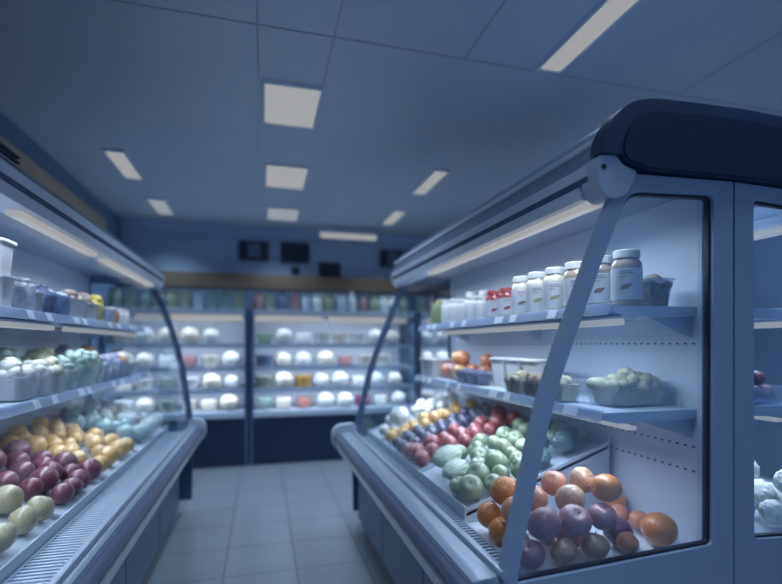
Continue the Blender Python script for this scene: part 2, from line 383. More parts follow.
    mv = lambda poly: Z([((s+ss*(D-s)/(D-.445)), z) for s, z in poly])
    for near in (True, False):
        ya, yb = (y0-.045, y0+.012) if near else (y1-.012, y1+.03)
        cp = pr('end_cap', mv(capp), ya, yb, 'cap_rim', sm=True)
        pan = rounded([(.515,1.907),(.518,1.955),(.55,2.012),(.605,2.042),(.7,2.05),(D,2.06),(D,1.879),(.60,1.874),(.535,1.889)], [0,.02,.03,.03,.03,0,0,0,0], 3)
        pr('end_cap_panel', mv(pan), *((ya-.006, ya+.004) if near else (yb-.004, yb+.006)), 'cap_dark', cp)
        jp = rounded([(.440,1.902),(.505,1.905),(.522,1.882),(.578,1.866),(.54,1.795),(.50,1.778),(.470,1.782),(.442,1.82)], .012, 4)
        jo = pr('lamp_holder', mv(jp), *((y0-.03, y0+.05) if near else (y1-.05, y1+.02)), 'holder', sm=True)
        c = mv([(.457,1.868)])[0]; bm = bm_new(); e = P(c[0], (y0-.034) if near else (y1+.024), c[1]); f = P(c[0], (y0-.02) if near else (y1+.01), c[1]); tube(bm, e, f, .008, 14); obj('socket', bm, 'black', jo)
    tag(root, label, 'display case', 'refrigerated display cases')
    return root, P

RC = [(.66,.150),(.70,.156),(.95,.218),(1.18,.273),(1.27,.307),(1.66,.465),(1.80,.530),(1.86,.555)]
LC = [(.66,.088),(.70,.09),(.95,.12),(1.18,.158),(1.38,.205),(1.61,.278),(1.74,.335),(1.80,.372),(1.86,.41)]
RX, LX, DD = .52, -.46, .967
RY0, RY1, LY0, LY1 = 1.24, 3.55, .95, 4.15
display_case(RX, 1, RY0, RY1, RC, .445, DD, [(1.47,.575),(1.12,.545)], (RY0+.075, RY1-.28), [(RY0+.06, 2.82)], [(RY0+.07, 2.86)], True, 'glass-ended refrigerated display case full of fruit, nearest on the right of the aisle')
display_case(2*(RX+DD)-RX, -1, RY0, RY1, RC, .445, DD, [(1.47,.575),(1.12,.545)], (RY0+.075, RY1-.28), [(RY0+.06, 2.82)], [(RY0+.07, 2.86)], True, 'display case at the right edge, standing back to back with the fruit case')
display_case(LX, -1, LY0, LY1, LC, .295, .87, [(1.47,.42),(1.12,.40)], (LY0+.06, LY1-.09), [(LY0+.1, 1.75),(1.9, 2.66),(2.84, LY1-.22)], [(LY0+.1, 1.55),(1.7, 2.45),(2.62, LY1-.3)], True, 'long refrigerated display case of produce on the left of the aisle', gb=.085, g0=.115, g1=.245, kz=.28)

# ------------------------------------------------------------------ the shop room
def struct(name, lo, hi, m): return mbox(name, lo, hi, m, kind='structure')
CEIL, BACK, WL, WR, YB = 2.84, 6.35, -1.62, 5.4, -2.6
struct('floor', (WL-.1,YB,-.1), (WR+.1,BACK+.1,0), 'floor')
struct('ceiling', (WL-.1,YB,CEIL), (WR+.1,BACK+.1,CEIL+.1), 'ceiling_paint')
struct('wall_back', (WL-.1,BACK,0), (WR+.1,BACK+.1,CEIL), 'wall_paint')
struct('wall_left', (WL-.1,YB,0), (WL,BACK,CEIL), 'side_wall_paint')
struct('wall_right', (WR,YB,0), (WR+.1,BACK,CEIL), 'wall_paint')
cor = obj('trim_1', (lambda bm: box(bm, (WL,BACK-.05,CEIL-.12), (WR,BACK,CEIL)))(bm_new()), 'wall_paint', kind='structure')
for i, (lo, hi) in enumerate([((-.024,.6,CEIL-.003),(-.016,2.81,CEIL)), ((.336,.6,CEIL-.003),(.344,2.81,CEIL)), ((1.02,.3,CEIL-.003),(1.028,2.33,CEIL)),
        ((-1.62,2.326,CEIL-.003),(1.43,2.334,CEIL)), ((-.03,3.3,CEIL-.003),(-.022,3.9,CEIL)), ((1.57,2.326,CEIL-.003),(5.4,2.334,CEIL)), ((2.4,.3,CEIL-.003),(2.408,6.3,CEIL))]):
    struct(f'trim_{i+2}', lo, hi, 'ceiling_seam')
struct('trim_9', (WL,BACK-.30,2.03), (WR,BACK,2.20), 'wood_band')
struct('trim_10', (WL,2.2,2.36), (WL+.03,5.66,2.66), 'wood_side_lightened')

def area(name, loc, rot, sx, sy, power, col, spread=150):
    l = bpy.data.lights.new(name, 'AREA'); l.shape = 'RECTANGLE'; l.size = sx; l.size_y = sy; l.energy = power; l.color = col; l.spread = math.radians(spread)
    o = bpy.data.objects.new(name, l); C.objects.link(o); o.location = loc; o.rotation_euler = rot; return o
KEY = (.74,.84,1.)
CEILCOL = (.62,.80,1.)

def ceiling_lamp(x, y, sx, sy, label, cool=False, group='recessed ceiling lamps'):
    r = empty('ceiling_lamp', (x, y, CEIL-.012)); t = .012
    bm = bm_new()
    for lo, hi in (((-sx/2-t,-sy/2-t,-.008),(sx/2+t,-sy/2,.012)), ((-sx/2-t,sy/2,-.008),(sx/2+t,sy/2+t,.012)), ((-sx/2-t,-sy/2,-.008),(-sx/2,sy/2,.012)), ((sx/2,-sy/2,-.008),(sx/2+t,sy/2,.012))): box(bm, lo, hi)
    obj('frame', bm, 'lamp_frame', r)
    bm = bm_new(); pts = rounded([(-sx/2,-sy/2),(sx/2,-sy/2),(sx/2,sy/2),(-sx/2,sy/2)], .025, 4)
    a = [bm.verts.new((p[0],p[1],-.004)) for p in pts]; b = [bm.verts.new((p[0],p[1],.011)) for p in pts]
    for i in range(len(pts)): bm.faces.new((a[i], a[(i+1)%len(pts)], b[(i+1)%len(pts)], b[i]))
    bm.faces.new(a); bm.faces.new(b); obj('diffuser', bm, 'lamp_cool' if cool else 'lamp', r)
    tag(r, label, 'ceiling lamp', group)
    area('ceiling_light', (x, y, CEIL-.03), (0,0,0), sx, sy, 9*CE, CEILCOL, 110)
CE = 1.0
ceiling_lamp(.175, 3.06, .315, .50, 'largest square ceiling lamp panel, nearest of the central row')
ceiling_lamp(.205, 4.36, .335, .56, 'square ceiling lamp panel, second in the central row')
ceiling_lamp(.23, 5.60, .33, .50, 'square ceiling lamp panel furthest down the central row, nearest the back wall', True)
ceiling_lamp(1.485, 4.17, .115, .64, 'narrow ceiling lamp above the far end of the right fruit case')
ceiling_lamp(1.485, 5.42, .13, .60, 'narrow ceiling lamp right of the aisle, nearest the back wall')
ceiling_lamp(-1.10, 4.42, .13, .62, 'narrow ceiling lamp above the left case, nearer of its pair')
ceiling_lamp(-1.05, 5.64, .16, .56, 'narrow ceiling lamp on the left, nearest the back wall', True)
ceiling_lamp(1.50, 1.55, .125, 1.46, 'long narrow ceiling lamp at the top edge, above the right display case')
for (x, y) in ((.2, .3), (.2, -1.4), (3.2, 1.5), (3.2, 4.2)):
    area('shop_light', (x, y, CEIL-.02), (0,0,0), .5, 1.0, 9*CE, CEILCOL, 110)
# one lamp hangs crosswise below the cornice
lr = empty('linear_lamp', (1.06, 6.0, 2.71)); 
bm = bm_new(); box(bm, (-.37,-.04,.03), (.37,.04,.06), .006); obj('housing', bm, 'lamp_frame', lr, True)
bm = bm_new(); box(bm, (-.36,-.035,-.03), (.36,.035,.03), .014); obj('diffuser', bm, 'lamp', lr, True)
for x in (-.25, .25): bm = bm_new(); tube(bm, (x,0,.055), (x,0,CEIL-2.71), .006); obj('rod', bm, 'lamp_frame', lr)
tag(lr, 'long lamp hanging crosswise in front of the back wall', 'lamp')

# things on the back wall
def screen(x, z, w, h, label, panes=0):
    r = empty('mounted_screen', (x, BACK, z)); mbox('case', (-w/2,-.05,-h/2), (w/2,0,h/2), 'screen_edge', r, .006)
    mbox('display', (-w/2+.018,-.054,-h/2+.018), (w/2-.018,-.048,h/2-.018), 'screen', r)
    if panes: mbox('panel', (-w*.2,-.058,-h/2+.03), (w*.22,-.052,h/2-.03), 'screen_panel', r)
    tag(r, label, 'wall screen', 'dark screens on the back wall')
screen(-.10, 2.535, .37, .235, 'dark wall screen with a paler middle, leftmost on the back wall', 1)
screen(.415, 2.535, .365, .25, 'darkest wall screen, second from the left on the back wall')
screen(.865, 2.325, .285, .20, 'smaller wall screen hung lower, just above the brown band')
screen(1.71, 2.52, .33, .225, 'dark wall screen beside the roof of the right case', 1)
r = empty('mounted_speaker', (.415, BACK, 2.31)); mbox('case', (-.05,-.06,-.04), (.05,0,.04), 'screen_edge', r, .012); mbox('front_grille', (-.035,-.066,-.028), (.035,-.058,.028), 'screen', r)
tag(r, 'small dark box under the darkest wall screen', 'wall box')
# slatted vent box on the left case
r = empty('vent_box', (-1.12, 2.09, 2.05)); mbox('body', (-.12,-.28,0), (.12,.28,.10), 'black', r, .006)
for k in range(4): mbox('louvre', (-.125,-.288,.015+k*.021), (.128,.288,.024+k*.021), 'screen_edge', r)
tag(r, 'black slatted vent box on the roof of the left case', 'vent box')

# ------------------------------------------------------------------ open fridges along the back wall
FY = 5.55
def open_fridge(x0, x1, lamps, label):
    r = empty('open_fridge', ((x0+x1)/2, FY, 0)); c = (x0+x1)/2; a, b = x0-c, x1-c
    mbox('kick_panel', (a,.02,.0), (b,.70,.56), 'fridge_base', r); mbox('front_lip', (a+.03,.0,.53), (b-.03,.05,.60), 'shelf', r, .008)
    mbox('back_panel', (a,.66,.56), (b,.72,1.735), 'inner_white', r)
    for x in (a, b-.035): mbox('side_panel', (x,.0,.0), (x+.035,.70,1.735), 'fridge_divider', r)
    mbox('header', (a+.035,.0,1.675), (b-.035,.68,1.735), 'enamel', r, .006)
    for i, z in enumerate((.60,.845,1.09,1.35)):
        s = mbox('shelf', (a+.036,.03 if i else .05,z-.025), (b-.036,.655,z), 'shelf', r)
        if i: mbox('price_rail', (a+.04,.018,z-.045), (b-.04,.03,z+.008), 'rail_clear', s)
    for la, lb in lamps:
        bm = bm_new(); box(bm, (la-c,.015,1.60), (lb-c,.07,1.672), .016); obj('strip_lamp', bm, 'lamp', r, True)
    tag(r, label, 'wall fridge', 'open fridges along the back wall')
    for z in (1.595, 1.30, 1.045, .80): area('fridge_light', (c, FY+.045, z), (math.radians(52),0,0), b-a-.1, .03, 2.2*(b-a)*FE, KEY, 150)  # added below each shelf to even the rows; only the top has a lamp
FE = .9
FR = [(-1.60,-.15),(-.13,1.82),(1.84,3.80)]
open_fridge(*FR[0], [(-1.30,-1.0),(-.96,-.20)], 'open wall fridge at the back, left of the dark divider')
open_fridge(*FR[1], [(-.08,.68),(.74,1.70)], 'open wall fridge at the back, straight down the aisle')
open_fridge(*FR[2], [(1.95,2.75),(2.8,3.7)], 'open wall fridge behind the right display case')

PACKS = {}; USED = set()
def pack_mesh(kind, m):
    if (kind, m) in PACKS: return PACKS[kind, m]
    bm = bm_new()
    if kind == 'tub': lathe(bm, [(.085,0),(.10,.12),(.105,.125),(.105,.14),(.02,.145)], 18); n = 'food_tub'
    elif kind == 'bag':
        lathe(bm, [(.03,0),(.09,.015),(.109,.06),(.106,.11),(.078,.155),(.03,.175)], 18)
        for v in bm.verts: v.co += v.co.normalized()*noise.noise(v.co*14)*.012
        n = 'round_bag'
    elif kind == 'carton': box(bm, (-.085,-.06,0), (.085,.06,.13), .012); n = 'food_carton'
    elif kind == 'bottle': lathe(bm, [(.045,0),(.05,.01),(.05,.13),(.022,.175),(.022,.20),(.026,.20),(.026,.222)], 14); n = 'bottle'
    elif kind == 'jar': lathe(bm, [(.055,0),(.06,.01),(.06,.14),(.048,.155),(.048,.16),(.055,.16),(.055,.19)], 16); n = 'storage_jar'
    else: box(bm, (-.05,-.035,0), (.05,.035,.20), .006); n = 'tall_carton'
    o = obj(n, bm, m, smooth=True); PACKS[kind, m] = o; return o
def pack(kind, m, loc, sc=1., rz=0):
    p = pack_mesh(kind, m)
    if p.name in USED: o = p.copy(); C.objects.link(o)
    else: o = p; USED.add(p.name)
    o.location = loc; o.scale = (sc,sc,sc); o.rotation_euler.z = rz; return o
NICE = {'white_pack':'white','cream_pack':'cream','green_pack':'green','teal_pack':'pale teal','pink_pack':'pink','purple_pack':'dark purple','ochre_pack':'ochre yellow','navy_pack':'navy','grey_pack':'grey','olive_pack':'olive','rust_pack':'rust red','white_plastic':'white'}
SHAPE = {'tub':'tub','bag':'rounded bag','carton':'carton','bottle':'bottle','jar':'jar','box':'tall carton'}
rnd = random.Random(5)
shelfname = ['bottom','third','second','top']
fname = ['left back fridge','middle back fridge','right back fridge']
special = {(1,0):{0:'teal_pack',2:'pink_pack',5:'purple_pack'}, (1,1):{0:'olive_pack',2:'ochre_pack'}, (1,2):{0:'navy_pack',4:'rust_pack'}, (1,3):{0:'green_pack'}, (0,2):{3:'rust_pack'}, (0,0):{2:'olive_pack'}, (0,1):{2:'olive_pack'}}
for fi, (x0, x1) in enumerate(FR):
    for si, z in enumerate((.60,.845,1.09,1.35)):
        x = x0+.16; k = 0
        while x < x1-.175:
            m = special.get((fi,si),{}).get(k) or rnd.choice(['white_pack','cream_pack','white_pack','cream_pack','white_pack'])
            kind = rnd.choice(['bag','bag','tub','bag','carton']) if m in ('white_pack','cream_pack') else rnd.choice(['tub','carton'])
            sc = rnd.uniform(.86,1.02); o = pack(kind, m, (x, FY+.17+rnd.uniform(0,.04), z+.006), sc, rnd.uniform(-.1,.1))
            tag(o, f'{NICE[m]} {SHAPE[kind]}, {ORD[k]} from left on the {shelfname[si]} shelf of the {fname[fi]}', 'food pack', 'food packs in the back fridges')
            x += rnd.choice([.215,.22,.23,.26 if k % 3 == 2 else .22]); k += 1
    x = x0+.09; k = 0
    while x < x1-.08:
        m = rnd.choice(['grey_pack','white_pack','olive_pack','grey_pack','navy_pack','teal_pack','olive_pack','rust_pack' if fi else 'olive_pack','grey_pack'])
        kind = rnd.choice(['jar','bottle','box','jar','box'])
        o = pack(kind, m, (x, FY+.14, 1.7365), rnd.uniform(.95,1.08), 0)
        tag(o, f'{NICE[m]} {SHAPE[kind]}, {ORD[k]} from left along the top of the {fname[fi]}', 'container', 'containers standing on the back fridges')
        x += rnd.uniform(.125,.15); k += 1

# ------------------------------------------------------------------ fruit and vegetables
def fruit_bm(kind, seed=0, seg=28, rg=18):
    """unit-radius fruit"""
    bm = bm_new(); rings = []
    for i in range(1, rg):
        t = PI*i/rg; ring = []
        for k in range(seg):
            a = 2*PI*k/seg; r = math.sin(t); z = math.cos(t)
            if kind in ('apple',):
                r *= 1.0+.05*math.cos(t); z = z*.90 - .26*math.exp(-(r/.30)**2)*(1 if z > 0 else -.5)
            elif kind == 'orange': z = z*.94 - .05*math.exp(-(r/.16)**2)*(1 if z > 0 else 0)
            elif kind == 'plum':
                r *= 1 - .07*math.exp(-((a-PI)/.30)**2); z = z*.95 - .12*math.exp(-(r/.25)**2)*(1 if z > 0 else 0)
            elif kind == 'pear': r *= 1 - .20*max(0, z)**1.5; z *= 1.12
            ring.append(bm.verts.new((r*math.cos(a), r*math.sin(a), z)))
        rings.append(ring)
    top = bm.verts.new((0,0,rings[0][0].co.z*1.0 - (.01 if kind != 'pear' else -.02))); bot = bm.verts.new((0,0,rings[-1][0].co.z))
    for a, b in zip(rings, rings[1:]):
        for k in range(seg): bm.faces.new((a[k], a[(k+1)%seg], b[(k+1)%seg], b[k]))
    for k in range(seg): bm.faces.new((top, rings[0][k], rings[0][(k+1)%seg])); bm.faces.new((bot, rings[-1][(k+1)%seg], rings[-1][k]))
    for v in bm.verts: v.co *= 1 + .035*noise.noise(v.co*1.7 + Vector((seed*7.3,0,0)))
    return bm
def leafy_bm(kind, seed):
    bm = bm_new(); bmesh.ops.create_icosphere(bm, subdivisions=4, radius=1)
    off = Vector((seed*5.1, seed*2.7, 0))
    for v in bm.verts:
        p = v.co.copy()
        if kind == 'cauliflower': f = 1 + .10*abs(noise.noise(p*3.2+off))*2 - .05 + .05*noise.noise(p*9+off)
        elif kind == 'lettuce': f = 1 + .10*noise.noise(Vector((p.x*2.2,p.y*6,p.z*6))+off) + .03*noise.noise(p*12+off)
        elif kind == 'bag': f = 1 + .16*noise.noise(p*2.5+off) + .08*noise.noise(p*7+off)
        else: f = .98 + .20*abs(noise.noise(p*2.6+off)) + .07*noise.noise(p*7+off)
        v.co = p*f
    return bm
def stem_bm():
    bm = bm_new(); tube(bm, (0,0,.55), (.06,.03,.98), .035, 6); return bm
#            object name     shape        material        size   noun                         parts
KIND = {'orange':('orange','orange','orange'), 'peach':('peach','plum','peach'), 'yellow_apple':('apple','apple','yellow_apple'),
 'green_apple':('apple','apple','green_apple'), 'pink_apple':('apple','apple','pink_apple'), 'plum':('plum','plum','plum'), 'red_plum':('plum','plum','red_plum'),
 'dark_plum':('plum','plum','dark_plum'), 'yellow_peach':('peach','plum','yellow_peach'), 'frosted_plum':('plum','plum','frosted_plum'), 'violet_plum':('plum','plum','violet_plum'), 'pear':('pear','pear','pear'),
 'cauliflower':('cauliflower','cauliflower','cauliflower'), 'lettuce':('wrapped_lettuce','lettuce','lettuce'), 'herb_bag':('herb_bag','bag','herb'),
 'green_lettuce':('lettuce','head','green_lettuce'), 'pale_lettuce':('lettuce','head','pale_lettuce')}
PROTO = {}
def shp_of(kind): return KIND[kind][1] not in ('cauliflower','lettuce','bag','head')
def fruit(kind, loc, R, near=False, stretch=(1,1,1), upright=False):
    var = rnd.randrange(2); key = (kind, var, near); nm, shp, m = KIND[kind]
    if key not in PROTO:
        bm = leafy_bm(shp, var+1) if shp in ('cauliflower','lettuce','bag','head') else fruit_bm(shp, var)
        o = obj(nm, bm, m, smooth=True)
        if near and shp in ('apple','orange'): obj('stem', stem_bm() if shp == 'apple' else tube(bm_new(), (0,0,.86), (0,0,.93), .07, 8), 'stem', o, True)
        if shp == 'cauliflower':
            b2 = bm_new()
            for q in range(7):
                a = 2*PI*q/7; ps = [(.55,-.75),(.95,-.45),(1.08,-.05),(1.0,.25)]; w = (.28,.42,.38,.16); vs = []
                for (r, z), ww in zip(ps, w): vs.append([b2.verts.new(((r-e)*math.cos(a+d*ww), (r-e)*math.sin(a+d*ww), z)) for e in (0,.03) for d in (-1,1)])
                for u, v in zip(vs, vs[1:]):
                    b2.faces.new((u[0],u[1],v[1],v[0])); b2.faces.new((u[2],v[2],v[3],u[3]))
            obj('leaf', b2, 'cauli_leaf', o, True)
        PROTO[key] = o; new = o
    else:
        src = PROTO[key]; new = src.copy(); C.objects.link(new)
        for ch in src.children: d = ch.copy(); C.objects.link(d); d.parent = new
    new.location = loc; new.scale = [R*((.86 if kind == 'pear' else .955) if shp_of(kind) else (.75 if kind == 'cauliflower' else .86))*k for k in stretch]
    new.rotation_euler = (rnd.uniform(-.15,.15), rnd.uniform(-.15,.15), rnd.uniform(0,6.28)) if upright else (rnd.uniform(-.9,.9), rnd.uniform(-.9,.9), rnd.uniform(0,6.28))
    return new
